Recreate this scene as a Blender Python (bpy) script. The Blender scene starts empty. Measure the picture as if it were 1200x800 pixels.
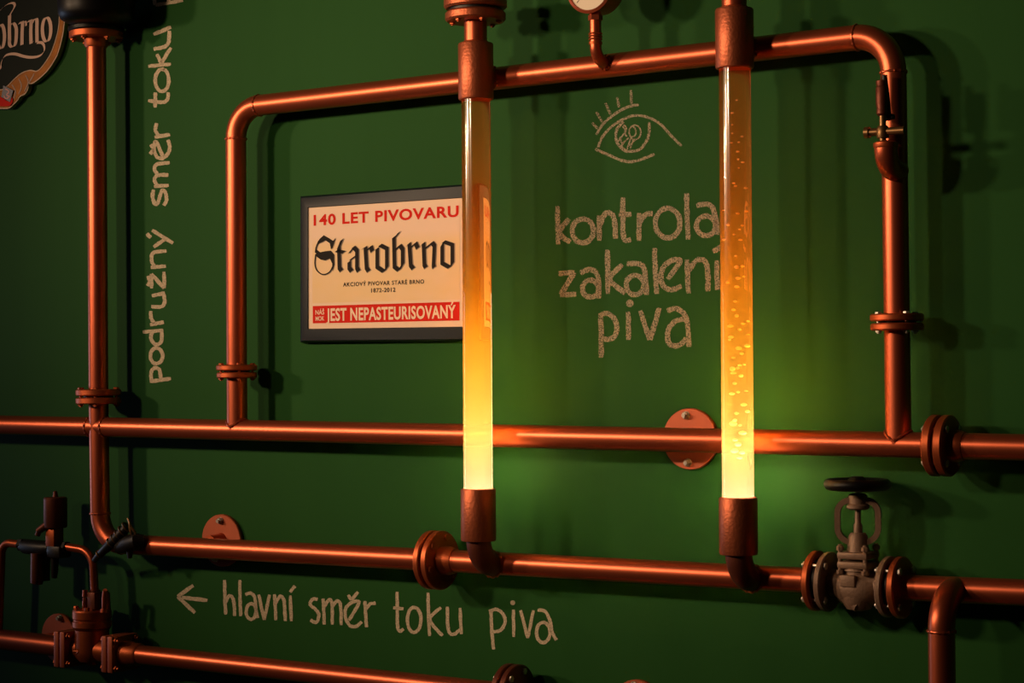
import bpy, bmesh, math, random
from mathutils import Vector, Matrix
random.seed(7)
S = bpy.context.scene
COL = S.collection
PI = math.pi

# ------------------------------------------------------------------ camera
F = 2300.0                       # focal length in pixels of the 1200 px wide frame
DIST, HGT = 2.5, 1.5             # distance from the wall, height of the lens
YAW, PITCH, ROLL = math.radians(34.19), math.radians(0.936), math.radians(0.348)
f0 = Vector((-math.sin(YAW), math.cos(YAW), 0)); r0 = Vector((math.cos(YAW), math.sin(YAW), 0)); u0 = Vector((0, 0, 1))
FW = f0*math.cos(PITCH) + u0*math.sin(PITCH)
uu = u0*math.cos(PITCH) - f0*math.sin(PITCH)
RT = r0*math.cos(ROLL) - uu*math.sin(ROLL)
UP = uu*math.cos(ROLL) + r0*math.sin(ROLL)
CAM = Vector((0, -DIST, HGT))
cd = bpy.data.cameras.new('camera'); cam = bpy.data.objects.new('camera', cd); COL.objects.link(cam)
cd.sensor_width = 36.0; cd.lens = F/1200*36; cd.clip_start = .05; cd.clip_end = 60
M = Matrix((RT, UP, -FW)).transposed().to_4x4(); M.translation = CAM
cam.matrix_world = M
S.camera = cam

def P(px, py, Y):
    "the point of the plane y = Y (parallel to the wall) that was measured at this place of the photograph"
    d = FW + RT*((px-600)/F) + UP*((400-py)/F)
    return CAM + d*((DIST+Y)/d.y)

# ------------------------------------------------------------------ view, world, lamps
S.view_settings.view_transform = 'Standard'; S.view_settings.look = 'None'
S.view_settings.gamma = 1; S.view_settings.exposure = 0.13; S.view_settings.use_curve_mapping = False
cy = S.cycles
cy.max_bounces = 12; cy.transmission_bounces = 8; cy.glossy_bounces = 4; cy.diffuse_bounces = 3; cy.volume_bounces = 1
cy.transparent_max_bounces = 12; cy.caustics_reflective = False; cy.caustics_refractive = True; cy.blur_glossy = .5
cy.use_denoising = True; cy.sample_clamp_indirect = 4
w = bpy.data.worlds.new('world'); S.world = w; w.use_nodes = True
bg = w.node_tree.nodes['Background']; bg.inputs[0].default_value = (.6, .45, .35, 1); bg.inputs[1].default_value = .004

def look(o, tgt):
    o.rotation_euler = (Vector(tgt)-o.location).to_track_quat('-Z', 'Y').to_euler()
def spot(name, loc, tgt, power, col, size, blend=1.0, radius=.09):
    l = bpy.data.lights.new(name, 'SPOT'); l.energy = power; l.color = col; l.spot_size = math.radians(size); l.spot_blend = blend
    l.shadow_soft_size = radius
    o = bpy.data.objects.new(name, l); COL.objects.link(o); o.location = loc; look(o, tgt); return o
WARM = (1.0, .68, .42)
spot('hanging_spot', (-2.1, -2.1, 2.20), (-1.45, 0, 1.95), 48, WARM, 56)
spot('hanging_spot', (-3.1, -2.1, 2.20), (-1.65, 0, 1.84), 96, WARM, 58)
spot('hanging_spot', (-4.3, -2.1, 2.20), (-1.75, 0, 1.74), 104, WARM, 52)
l = bpy.data.lights.new('window_daylight', 'AREA'); l.shape = 'RECTANGLE'; l.size = .4; l.size_y = 1.2; l.energy = 9; l.color = (.55, .70, 1.0)
o = bpy.data.objects.new('window_daylight', l); COL.objects.link(o); o.location = (-6.0, -.36, 1.2); look(o, (-1.8, -.1, 1.3))

# ------------------------------------------------------------------ materials
def mat(name, base, metal=0., rough=.5, bump=0., bscale=200., var=0., vscale=12., coat=0., spec=.5, brough=None):
    m = bpy.data.materials.new(name); m.use_nodes = True
    nt = m.node_tree; b = nt.nodes['Principled BSDF']
    b.inputs['Base Color'].default_value = (*base, 1); b.inputs['Metallic'].default_value = metal
    b.inputs['Roughness'].default_value = rough; b.inputs['Specular IOR Level'].default_value = spec
    b.inputs['Coat Weight'].default_value = coat
    tc = nt.nodes.new('ShaderNodeTexCoord')
    if var:
        n = nt.nodes.new('ShaderNodeTexNoise'); n.inputs['Scale'].default_value = vscale; n.inputs['Detail'].default_value = 5
        nt.links.new(tc.outputs['Object'], n.inputs['Vector'])
        mx = nt.nodes.new('ShaderNodeMix'); mx.data_type = 'RGBA'
        mx.inputs['A'].default_value = tuple(c*(1-var) for c in base)+(1,); mx.inputs['B'].default_value = tuple(min(1, c*(1+var)) for c in base)+(1,)
        nt.links.new(n.outputs['Fac'], mx.inputs['Factor']); nt.links.new(mx.outputs['Result'], b.inputs['Base Color'])
    if bump:
        n = nt.nodes.new('ShaderNodeTexNoise'); n.inputs['Scale'].default_value = bscale; n.inputs['Detail'].default_value = 3
        nt.links.new(tc.outputs['Object'], n.inputs['Vector'])
        bp = nt.nodes.new('ShaderNodeBump'); bp.inputs['Strength'].default_value = bump; bp.inputs['Distance'].default_value = .001
        nt.links.new(n.outputs['Fac'], bp.inputs['Height']); nt.links.new(bp.outputs['Normal'], b.inputs['Normal'])
    return m
COPPER = mat('copper_paint', (.53, .112, .050), .82, .36, .02, 400, .08, 25)
COPPER_D = mat('copper_paint_flange', (.50, .105, .034), .75, .45, .12, 300, .15, 30)
SLEEVE = mat('hammered_copper_paint', (.42, .105, .045), .72, .44, .55, 230, .15, 60)
PLATE = mat('flat_copper_paint', (.50, .11, .045), .35, .5, .12, 250, .12, 40)
RUST = mat('dark_copper', (.16, .04, .022), .6, .5, .2, 250, .2, 40)
STEEL = mat('zinc_steel', (.66, .6, .54), .6, .3, .1, 300)
CAST = mat('cast_grey_iron', (.25, .15, .10), .25, .55, .5, 260, .25, 70)
BLACK = mat('black_enamel', (.004, .0035, .004), 0, .42, .05, 100, spec=.2)
IRON = mat('blackened_iron', (.012, .009, .008), .3, .45, .3, 200)
BRASS = mat('dull_brass', (.22, .12, .05), .8, .4, .1, 200)

def wall_material():
    m = bpy.data.materials.new('green_wall_paint'); m.use_nodes = True; nt = m.node_tree; b = nt.nodes['Principled BSDF']
    tc = nt.nodes.new('ShaderNodeTexCoord')
    mp = nt.nodes.new('ShaderNodeMapping'); mp.inputs['Scale'].default_value = (14, 1, 1.2); nt.links.new(tc.outputs['Object'], mp.inputs[0])
    n = nt.nodes.new('ShaderNodeTexNoise'); n.inputs['Scale'].default_value = 1.0; n.inputs['Detail'].default_value = 4; nt.links.new(mp.outputs[0], n.inputs['Vector'])
    mx = nt.nodes.new('ShaderNodeMix'); mx.data_type = 'RGBA'
    mx.inputs['A'].default_value = (.0135, .078, .0125, 1); mx.inputs['B'].default_value = (.0178, .091, .0165, 1)
    nt.links.new(n.outputs['Fac'], mx.inputs['Factor']); nt.links.new(mx.outputs['Result'], b.inputs['Base Color'])
    b.inputs['Roughness'].default_value = .65; b.inputs['Specular IOR Level'].default_value = .10
    n2 = nt.nodes.new('ShaderNodeTexNoise'); n2.inputs['Scale'].default_value = 320; nt.links.new(tc.outputs['Object'], n2.inputs['Vector'])
    bp = nt.nodes.new('ShaderNodeBump'); bp.inputs['Strength'].default_value = .1; bp.inputs['Distance'].default_value = .001
    nt.links.new(n2.outputs['Fac'], bp.inputs['Height']); nt.links.new(bp.outputs['Normal'], b.inputs['Normal'])
    return m
WALL = wall_material()

def chalk_material(name, cover, col=(.50, .42, .30)):
    m = bpy.data.materials.new(name); m.use_nodes = True; nt = m.node_tree; b = nt.nodes['Principled BSDF']
    b.inputs['Base Color'].default_value = (*col, 1); b.inputs['Roughness'].default_value = .95; b.inputs['Specular IOR Level'].default_value = .05
    tc = nt.nodes.new('ShaderNodeTexCoord'); n = nt.nodes.new('ShaderNodeTexNoise'); n.inputs['Scale'].default_value = 700; n.inputs['Detail'].default_value = 4
    nt.links.new(tc.outputs['Object'], n.inputs['Vector'])
    mr = nt.nodes.new('ShaderNodeMapRange'); mr.inputs['From Min'].default_value = .36; mr.inputs['From Max'].default_value = .62
    mr.inputs['To Min'].default_value = max(0, cover-.3); mr.inputs['To Max'].default_value = min(1, cover+.3)
    nt.links.new(n.outputs['Fac'], mr.inputs['Value']); nt.links.new(mr.outputs[0], b.inputs['Alpha'])
    return m
CHALK = chalk_material('chalk', .58)
CHALK_THIN = chalk_material('thin_chalk', .42)
CHALK_DENSE = chalk_material('dense_chalk', .85, (.74, .60, .43))

# ------------------------------------------------------------------ object helpers
ORG = {}
def finish(o, label=None, cat=None, group=None, kind=None):
    if label: o['label'] = label
    if cat: o['category'] = cat
    if group: o['group'] = group
    if kind: o['kind'] = kind
    return o
def thing(name, label, cat, loc, group=None):
    o = bpy.data.objects.new(name, None); COL.objects.link(o); o.location = loc; o.empty_display_size = .02
    ORG[o] = Vector(loc); return finish(o, label, cat, group)
def obj(name, bm, m, parent=None, label=None, smooth=35, kind=None):
    org = ORG[parent] if parent else Vector((0, 0, 0))
    bmesh.ops.translate(bm, verts=bm.verts, vec=-org)
    bmesh.ops.recalc_face_normals(bm, faces=bm.faces)
    me = bpy.data.meshes.new(name); bm.to_mesh(me); bm.free()
    for p in me.polygons: p.use_smooth = True
    me.set_sharp_from_angle(angle=math.radians(smooth))
    me.materials.append(m)
    o = bpy.data.objects.new(name, me); COL.objects.link(o)
    if parent: o.parent = parent
    ORG[o] = org
    return finish(o, label, kind=kind)
def frame(d):
    d = Vector(d).normalized(); a = Vector((0, 0, 1)) if abs(d.z) < .9 else Vector((1, 0, 0))
    x = a.cross(d).normalized(); return x, d.cross(x), d
def sweep(bm, pts, rad, seg=28, caps=True):
    pts = [Vector(p) for p in pts]; n = len(pts)
    rr = rad if isinstance(rad, (list, tuple)) else [rad]*n
    T = [(pts[min(i+1, n-1)]-pts[max(i-1, 0)]).normalized() for i in range(n)]
    x, y, _ = frame(T[0]); rings = []
    for i in range(n):
        if i:
            q = T[i-1].rotation_difference(T[i]); x = q @ x; y = q @ y
        rings.append([bm.verts.new(pts[i]+(x*math.cos(2*PI*k/seg)+y*math.sin(2*PI*k/seg))*rr[i]) for k in range(seg)])
    for a, b in zip(rings, rings[1:]):
        for k in range(seg): bm.faces.new((a[k], a[(k+1) % seg], b[(k+1) % seg], b[k]))
    if caps: bm.faces.new(rings[0][::-1]); bm.faces.new(rings[-1])
    return bm
def fillet(pts, rads, n=10):
    pts = [Vector(p) for p in pts]; out = [pts[0]]
    for i in range(1, len(pts)-1):
        a, b, c = pts[i-1], pts[i], pts[i+1]; r = rads[i-1]
        u = (a-b).normalized(); v = (c-b).normalized(); ang = u.angle(v)
        t = r/math.tan(ang/2); ctr = b+(u+v).normalized()*(r/math.sin(ang/2))
        s, e = b+u*t-ctr, b+v*t-ctr; tot = s.angle(e); ax = s.cross(e).normalized()
        for k in range(n+1): out.append(ctr+Matrix.Rotation(tot*k/n, 3, ax) @ s)
    out.append(pts[-1]); return out
def lathe(bm, prof, org, d, seg=36, caps=True):
    "prof: list of (radius, height along d)"
    x, y, d = frame(d); org = Vector(org); rings = []
    for r, h in prof:
        if r < 1e-6: rings.append([bm.verts.new(org+d*h)])
        else: rings.append([bm.verts.new(org+d*h+(x*math.cos(2*PI*k/seg)+y*math.sin(2*PI*k/seg))*r) for k in range(seg)])
    for a, b in zip(rings, rings[1:]):
        for k in range(seg):
            k2 = (k+1) % seg
            if len(a) == 1 and len(b) == 1: continue
            if len(a) == 1: bm.faces.new((a[0], b[k2], b[k]))
            elif len(b) == 1: bm.faces.new((a[k], a[k2], b[0]))
            else: bm.faces.new((a[k], a[k2], b[k2], b[k]))
    if caps and len(rings[0]) > 1: bm.faces.new(rings[0][::-1])
    if caps and len(rings[-1]) > 1: bm.faces.new(rings[-1])
    return bm
def disc(bm, org, d, r, h, bev=.0015, seg=40):
    return lathe(bm, [(r-bev, 0), (r, bev), (r, h-bev), (r-bev, h)], org, d, seg)
def torus(bm, org, d, R, r, seg=36, sec=10, ecc=0):
    x, y, d = frame(d); org = Vector(org); rings = []
    for i in range(seg):
        a = 2*PI*i/seg; rad = x*math.cos(a)+y*math.sin(a)
        rings.append([bm.verts.new(org+rad*(R+r*math.cos(2*PI*k/sec))+d*(r*math.sin(2*PI*k/sec))) for k in range(sec)])
    for i in range(seg):
        a, b = rings[i], rings[(i+1) % seg]
        for k in range(sec): bm.faces.new((a[k], a[(k+1) % sec], b[(k+1) % sec], b[k]))
    return bm
def box(bm, c, sx, sy, sz, ax=None, bev=.0015):
    X, Y, Z = ax if ax else (Vector((1, 0, 0)), Vector((0, 1, 0)), Vector((0, 0, 1)))
    c = Vector(c); t = bmesh.new(); bmesh.ops.create_cube(t, size=1)
    for v in t.verts: v.co = Vector((v.co.x*sx, v.co.y*sy, v.co.z*sz))
    if bev: bmesh.ops.bevel(t, geom=t.edges[:], offset=bev, segments=2, affect='EDGES', profile=.5)
    mp = {v: bm.verts.new(c+X*v.co.x+Y*v.co.y+Z*v.co.z) for v in t.verts}
    for f in t.faces: bm.faces.new([mp[v] for v in f.verts])
    t.free(); return bm
def hexa(bm, org, d, r, h, phase=0):
    "hexagon bolt head with a rounded crown"
    x, y, d = frame(d); org = Vector(org); rings = []
    for rr, hh in ((r, 0), (r, h*.8), (r*.8, h)):
        rings.append([bm.verts.new(org+d*hh+(x*math.cos(phase+PI/3*k)+y*math.sin(phase+PI/3*k))*rr) for k in range(6)])
    for a, b in zip(rings, rings[1:]):
        for k in range(6): bm.faces.new((a[k], a[(k+1) % 6], b[(k+1) % 6], b[k]))
    bm.faces.new(rings[0][::-1]); bm.faces.new(rings[-1]); return bm
def weld(bm, org, d, R, r=.0022, seg=40):
    "an uneven bead of weld around a joint"
    x, y, d = frame(d); org = Vector(org); rings = []
    for i in range(seg):
        a = 2*PI*i/seg; rad = x*math.cos(a)+y*math.sin(a); q = r*(1+.45*math.sin(i*2.4)+.2*random.random())
        rings.append([bm.verts.new(org+rad*(R+q*math.cos(2*PI*k/8))+d*(q*1.3*math.sin(2*PI*k/8))) for k in range(8)])
    for i in range(seg):
        a, b = rings[i], rings[(i+1) % seg]
        for k in range(8): bm.faces.new((a[k], a[(k+1) % 8], b[(k+1) % 8], b[k]))
    return bm
def bolts(parent, c, d, r, z0, z1, n, phase, size=.0055, m=None):
    "bolts through a pair of flanges: head on one side, nut and shank end on the other; heights measured along d from c"
    x, y, d = frame(d); c = Vector(c)
    for k in range(n):
        a = phase+2*PI*k/n; p = c+(x*math.cos(a)+y*math.sin(a))*r
        bm = bmesh.new()
        hexa(bm, p+d*z1, d, size, size*.62, random.random()); hexa(bm, p+d*z0, -d, size, size*.62, random.random())
        sweep(bm, [p+d*(z0-size*.95), p+d*(z1+size*.6)], size*.5, 10)
        obj('bolt', bm, m or COPPER_D, parent)

YP, YT = -.050, -.098             # how far the pipe axes and the glass tubes stand off the wall
PR = .0172                       # pipe radius
X = Vector((1, 0, 0)); Yv = Vector((0, 1, 0)); Z = Vector((0, 0, 1))

# ------------------------------------------------------------------ the wall
bm = bmesh.new(); box(bm, (-1.2, .06, 1.5), 7.0, .12, 3.0, bev=0)
obj('wall_back', bm, WALL, kind='structure')

# ------------------------------------------------------------------ pipework
MID_A, MID_B = P(-160, 494, YP), P(1102, 522.0, YP)
MID_C = MID_B+(MID_B-MID_A).normalized()*1.4
def on(A, B, px):
    "point of the pipe A-B seen at image column px"
    lo, hi = -3., 3.
    for _ in range(50):
        m = (lo+hi)/2; q = A+(B-A)*m-CAM
        if 600+F*q.dot(RT)/q.dot(FW) < px: lo = m
        else: hi = m
    return A+(B-A)*lo
def pipe(parent, pts, r=PR, m=COPPER, name='pipe_run', seg=32):
    return obj(name, sweep(bmesh.new(), pts, r, seg), m, parent)
def seam(parent, p, d, r=PR):
    obj('weld_seam', weld(bmesh.new(), p, d, r+.0002, .0012), COPPER, parent)

# the long middle pipe
mid = thing('copper_pipe', 'long copper-painted pipe running level across the middle of the wall behind both glass tubes', 'pipe', MID_A)
pipe(mid, [MID_A, MID_B])
RF = P(1106, 522, YP)
fl = lambda parent, c, d, R, h, m=COPPER_D: obj('flange', disc(bmesh.new(), c, d, R, h, .0018), m, parent)
dm = (MID_B-MID_A).normalized()
fl(mid, MID_B-dm*.012, dm, .0405, .012)
obj('gasket', disc(bmesh.new(), MID_B, dm, .030, .004, .0005), IRON, mid)
mr = thing('copper_pipe', 'short level copper pipe running out right from a bolted flange at mid height', 'pipe', MID_B+dm*.004)
fl(mr, MID_B+dm*.004, dm, .0405, .012)
pipe(mr, [MID_B+dm*.014, MID_C])
obj('pipe_socket', lathe(bmesh.new(), [(PR+.004, 0), (PR+.004, .01), (PR+.001, .018)], MID_B+dm*.016, dm), COPPER_D, mr)
bolts(mr, MID_B, dm, .031, -.012, .016, 4, PI/4, .0052, STEEL)

# the loop: left leg, top run, right leg
LL0, LL1 = P(277.5, 434, YP), P(275.5, 160, YP)
TL, TR = P(276.3, 126.5, YP), P(1046.5, 39.2, YP)
RL1, RL0 = P(1048.6, 230, YP), P(1051, 376, YP)
loop = thing('copper_pipe', 'large copper pipe loop bent at both upper corners, its two legs ending at flanges', 'pipe', LL0)
path = fillet([LL0, TL, TR, RL0], [.052, .052], 12)
pipe(loop, path)
dt = (TR-TL).normalized()
dl = (TL-LL0).normalized(); dr = (TR-RL0).normalized()
for p, d in ((TL-dl*.052, dl), (TL+dt*.052, dt), (TR-dt*.052, dt), (TR-dr*.052, dr)): seam(loop, p, d)
fl(loop, LL0, dl, .0340, .0095); fl(loop, RL0, dr, .0355, .0095)
bolts(loop, LL0, dl, .0262, -.0125, .0095, 4, PI/4+.1, .0046)
bolts(loop, RL0, dr, .0270, -.0125, .0095, 4, PI/4+.1, .0046, STEEL)
# stubs standing on the middle pipe
JL, JR = on(MID_A, MID_B, 278), on(MID_A, MID_B, 1053)
for J, E, d, R in ((JL, LL0, dl, .0335), (JR, RL0, dr, .0350)):
    e = E-d*.003
    b = obj('branch_pipe', sweep(bmesh.new(), [J, e-d*.004], PR, 32), COPPER, mid)
    obj('flange', disc(bmesh.new(), e, -d, R, .0095, .0018), COPPER_D, mid)
    obj('gasket', disc(bmesh.new(), e, d, .022, .003, .0004), IRON, mid)
    bmw = bmesh.new()                                   # saddle-shaped weld where the branch meets the run
    pts = []
    for k in range(41):
        a = 2*PI*k/40; dx = math.cos(a)*PR; dy = math.sin(a)*PR
        pts.append(Vector((J.x+dx, J.y+dy, J.z+math.sqrt(max(0, (PR+.0012)**2-dy*dy)))))
    sweep(bmw, pts, [.0022*(1+.3*math.sin(k*2.1)) for k in range(41)], 8)
    obj('weld_seam', bmw, COPPER, mid)

# left riser: from the dark vessel down to a flange, then on through the middle pipe and round into the lower pipe
RU1, RU0 = P(112.8, 46, YP), P(115.5, 463.5, YP)
du = (RU1-RU0).normalized()
ris = thing('copper_pipe', 'upright copper riser at the left hanging below the black vessel, down to a bolted flange', 'pipe', RU0)
pipe(ris, [RU0, RU1])
obj('pipe_socket', lathe(bmesh.new(), [(PR+.001, 0), (PR+.0035, .004), (PR+.0035, .012), (PR+.008, .022)], P(112.8, 56, YP), du), COPPER_D, ris)
fl(ris, RU1, du, .047, .013)
fl(ris, RU0, du, .0395, .0115)
bolts(ris, RU0, du, .031, -.0145, .0115, 4, PI/4-.15, .0055)
LO_C = P(118, 633.0, YP); LO_A = P(200, 640.2, YP); LO_B = P(510, 656, YP); LO_D = P(961, 680.5, YP)
low = thing('copper_pipe', 'copper pipe dropping at the left, then bending right below the middle pipe', 'pipe', LO_B)
RD0 = RU0-du*.003
dlo = (LO_B-LO_A).normalized()
LO_C = on(LO_A, LO_B, 118)
pipe(low, fillet([RD0-du*.003, LO_C, LO_B], [.052], 14))
fl(low, RD0, -du, .0395, .0115)
obj('gasket', disc(bmesh.new(), RD0, du, .026, .003, .0004), IRON, low)
ddn = (LO_C-RD0).normalized()
seam(low, LO_C-ddn*.052, ddn); seam(low, LO_C+dlo*.052, dlo)
JX = on(MID_A, MID_B, 115.5)
for s in (-1, 1): obj('weld_seam', weld(bmesh.new(), JX+X*s*(PR+.0015), X, PR+.0002, .0014), COPPER, low)
fl(low, LO_B-dlo*.011, dlo, .0455, .011)
obj('gasket', disc(bmesh.new(), LO_B, dlo, .034, .004, .0005), IRON, low)
# lower pipe between its flange and the valve
lom = thing('copper_pipe', 'level lower copper pipe carrying both glass tubes, between the round flange and the grey valve', 'pipe', LO_B+dlo*.004)
dl2 = (LO_D-LO_B).normalized()
fl(lom, LO_B+dlo*.004, dlo, .0455, .011)
pipe(lom, [LO_B+dlo*.012, LO_D])
obj('pipe_socket', lathe(bmesh.new(), [(PR+.005, 0), (PR+.005, .012), (PR+.001, .024)], LO_B+dlo*.015, dlo), COPPER_D, lom)
fl(lom, LO_D-dl2*.010, dl2, .041, .010)
bolts(lom, LO_B, dlo, .036, -.011, .015, 6, .3, .0052)

# ------------------------------------------------------------------ grey globe valve
VA = LO_D; VB = P(1052, 688, YP); dv = (VB-VA).normalized(); VL = (VB-VA).length
val = thing('globe_valve', 'cast grey globe valve with a black handwheel, set in the lower pipe at the right', 'valve', VA)
def vp(px, py): return P(px, py, YP)
vc = VA+dv*VL*.5
bm = bmesh.new()
fa, fb = VA+dv*.008, VB-dv*.008
sweep(bm, [fa+dv*.01, fa+dv*.02, vc-dv*.018-Z*.003, vc-Z*.006, vc+dv*.018-Z*.003, fb-dv*.02, fb-dv*.01], [.019, .017, .024, .0265, .024, .017, .019], 28)
lathe(bm, [(.004, -.036), (.016, -.033), (.0235, -.022), (.0255, -.008), (.022, .006), (.0185, .016), (.020, .022)], vc, Z, 28)
sweep(bm, [vc-dv*.034-Z*.004+Yv*-.006, vc+dv*.006-Z*.028+Yv*-.012], [.010, .009], 14)
box(bm, vc+Vector((-.004, -.024, .006)), .022, .008, .016, bev=.002)
obj('valve_body', bm, CAST, val)
fl(val, fa, dv, .0405, .009, CAST); fl(val, fb-dv*.009, dv, .0405, .009, CAST)
for q in (VA, VB-dv*.008): obj('gasket', disc(bmesh.new(), q, dv, .033, .008, .0004), IRON, val)
bolts(val, VA, dv, .0325, -.011, .017, 4, PI/4, .0052, STEEL); bolts(val, VB, dv, .0325, -.017, .011, 4, PI/4, .0052, STEEL)
top = vc.z
zq = lambda py: P(1006, py, YP).z
bm = bmesh.new()
box(bm, (vc.x, vc.y, zq(661)), .044, .044, .010, bev=.003); box(bm, (vc.x, vc.y, zq(650)), .044, .044, .010, bev=.003)
lathe(bm, [(.021, zq(668)-top), (.019, zq(662)-top)], (vc.x, vc.y, top), Z, 24)
lathe(bm, [(.017, zq(648)-top), (.014, zq(640)-top), (.013, zq(628)-top), (.010, zq(624)-top)], (vc.x, vc.y, top), Z, 24)
obj('bonnet', bm, CAST, val)
for sx in (-1, 1):
    for sy in (-1, 1):
        c = Vector((vc.x+sx*.018, vc.y+sy*.018, zq(644))); bm = bmesh.new()
        hexa(bm, c, Z, .0052, .006); hexa(bm, (c.x, c.y, zq(667)), -Z, .0052, .006); sweep(bm, [(c.x, c.y, zq(672)), (c.x, c.y, c.z+.008)], .003, 10)
        obj('bolt', bm, CAST, val)
bm = bmesh.new()                                        # yoke: a rounded frame of flat bar, turned a little to the viewer
zt, zb = zq(586), zq(629); ya = Vector((math.cos(.35), math.sin(.35), 0)); yb = Vector((-math.sin(.35), math.cos(.35), 0))
o_ = Vector((vc.x, vc.y, 0)); hw = .027
loopp = fillet([o_+Z*zt, o_-ya*hw+Z*zt, o_-ya*hw+Z*(zb-.004), o_+Z*(zb-.008)], [.017, .019], 8)
loopq = [Vector((0, 0, 0))+o_*2-Vector((p.x, p.y, 0))+Vector((0, 0, p.z)) - Vector((0, 0, 0)) for p in loopp]
for lp in (loopp, [Vector((2*vc.x-p.x, 2*vc.y-p.y, p.z)) for p in loopp]):
    prev = None
    for i, p in enumerate(lp):
        t = (lp[min(i+1, len(lp)-1)]-lp[max(i-1, 0)]).normalized(); nrm = t.cross(yb).normalized()
        ring = [bm.verts.new(p+nrm*a*.0038+yb*b*.0065) for a, b in ((-1, -1), (1, -1), (1, 1), (-1, 1))]
        if prev:
            for k in range(4): bm.faces.new((prev[k], prev[(k+1) % 4], ring[(k+1) % 4], ring[k]))
        else: bm.faces.new(ring)
        prev = ring
    bm.faces.new(prev)
lathe(bm, [(.012, zq(597)-zt), (.0155, zq(595)-zt), (.0155, zq(592)-zt), (.0125, zq(590)-zt), (.0125, zq(580)-zt), (.009, zq(578)-zt)], (vc.x, vc.y, zt), Z, 24)
obj('yoke', bm, CAST, val)
obj('stem', sweep(bmesh.new(), [(vc.x, vc.y, zq(630)), (vc.x, vc.y, zq(615)), (vc.x, vc.y, zq(612)), (vc.x, vc.y, zq(574))], [.006, .006, .0042, .0042], 14), CAST, val)
bm = bmesh.new(); wz = zq(567.5)
torus(bm, (vc.x, vc.y, wz), Z, .0375, .0078, 48, 14)
lathe(bm, [(.010, -.010), (.013, -.004), (.013, .006), (.008, .011)], (vc.x, vc.y, wz), Z, 20)
for k in range(4):
    a = .6+PI/2*k; sweep(bm, [(vc.x, vc.y, wz), (vc.x+.036*math.cos(a), vc.y+.036*math.sin(a), wz)], [.006, .005], 10)
obj('handwheel', bm, BLACK, val, 'black enamelled handwheel')

# lower pipe right of the valve, with the bent drop pipe in front
LO_E = VB; LO_F = VB+(P(1200, 694.2, YP)-VB).normalized()*1.4
lor = thing('copper_pipe', 'lower copper pipe right of the grey valve, with a branch bending forward and down', 'pipe', VB)
dr2 = (LO_F-LO_E).normalized()
fl(lor, VB, dr2, .041, .010); pipe(lor, [VB+dr2*.009, LO_F])
YD = -.105
jb = on(LO_E, LO_F, 1125); c = P(1103, 692, YD); c.z = jb.z-.002; jb = Vector((c.x, YP, jb.z)); e = P(1101, 1000, YD); e.x = c.x
obj('branch_pipe', sweep(bmesh.new(), fillet([jb, c, e], [.045], 12), PR, 32), COPPER, lor)
obj('weld_seam', weld(bmesh.new(), c-Z*.046, Z, PR+.0002, .0013), COPPER, lor)

# ------------------------------------------------------------------ glass sight tubes with lit beer
def beer_material(name, dens, amber):
    m = bpy.data.materials.new(name); m.use_nodes = True; nt = m.node_tree; nt.nodes.clear()
    out = nt.nodes.new('ShaderNodeOutputMaterial'); g = nt.nodes.new('ShaderNodeBsdfGlass'); g.inputs['IOR'].default_value = 1.35; g.inputs['Roughness'].default_value = .0
    g.inputs['Color'].default_value = (1, .90, .70, 1)
    gl = nt.nodes.new('ShaderNodeBsdfGlossy'); gl.inputs['Roughness'].default_value = .16; mxs = nt.nodes.new('ShaderNodeMixShader'); mxs.inputs[0].default_value = .035
    nt.links.new(g.outputs[0], mxs.inputs[1]); nt.links.new(gl.outputs[0], mxs.inputs[2]); nt.links.new(mxs.outputs[0], out.inputs['Surface'])
    sc = nt.nodes.new('ShaderNodeVolumeScatter'); sc.inputs['Color'].default_value = (1, .95, .85, 1); sc.inputs['Density'].default_value = dens; sc.inputs['Anisotropy'].default_value = 0
    ab = nt.nodes.new('ShaderNodeVolumeAbsorption'); ab.inputs['Color'].default_value = (.97, .70, .0, 1); ab.inputs['Density'].default_value = amber
    ad = nt.nodes.new('ShaderNodeAddShader'); nt.links.new(sc.outputs[0], ad.inputs[0]); nt.links.new(ab.outputs[0], ad.inputs[1])
    nt.links.new(ad.outputs[0], out.inputs['Volume']); return m
LED = bpy.data.materials.new('led_lamp'); LED.use_nodes = True
LED.node_tree.nodes['Principled BSDF'].inputs['Emission Color'].default_value = (1, .85, .5, 1); LED.node_tree.nodes['Principled BSDF'].inputs['Emission Strength'].default_value = 8
BUB = mat('gas_bubble', (.95, .9, .8), 0, .3)
TR_ = .0219
UPA, UPB = TL, TR
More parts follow.
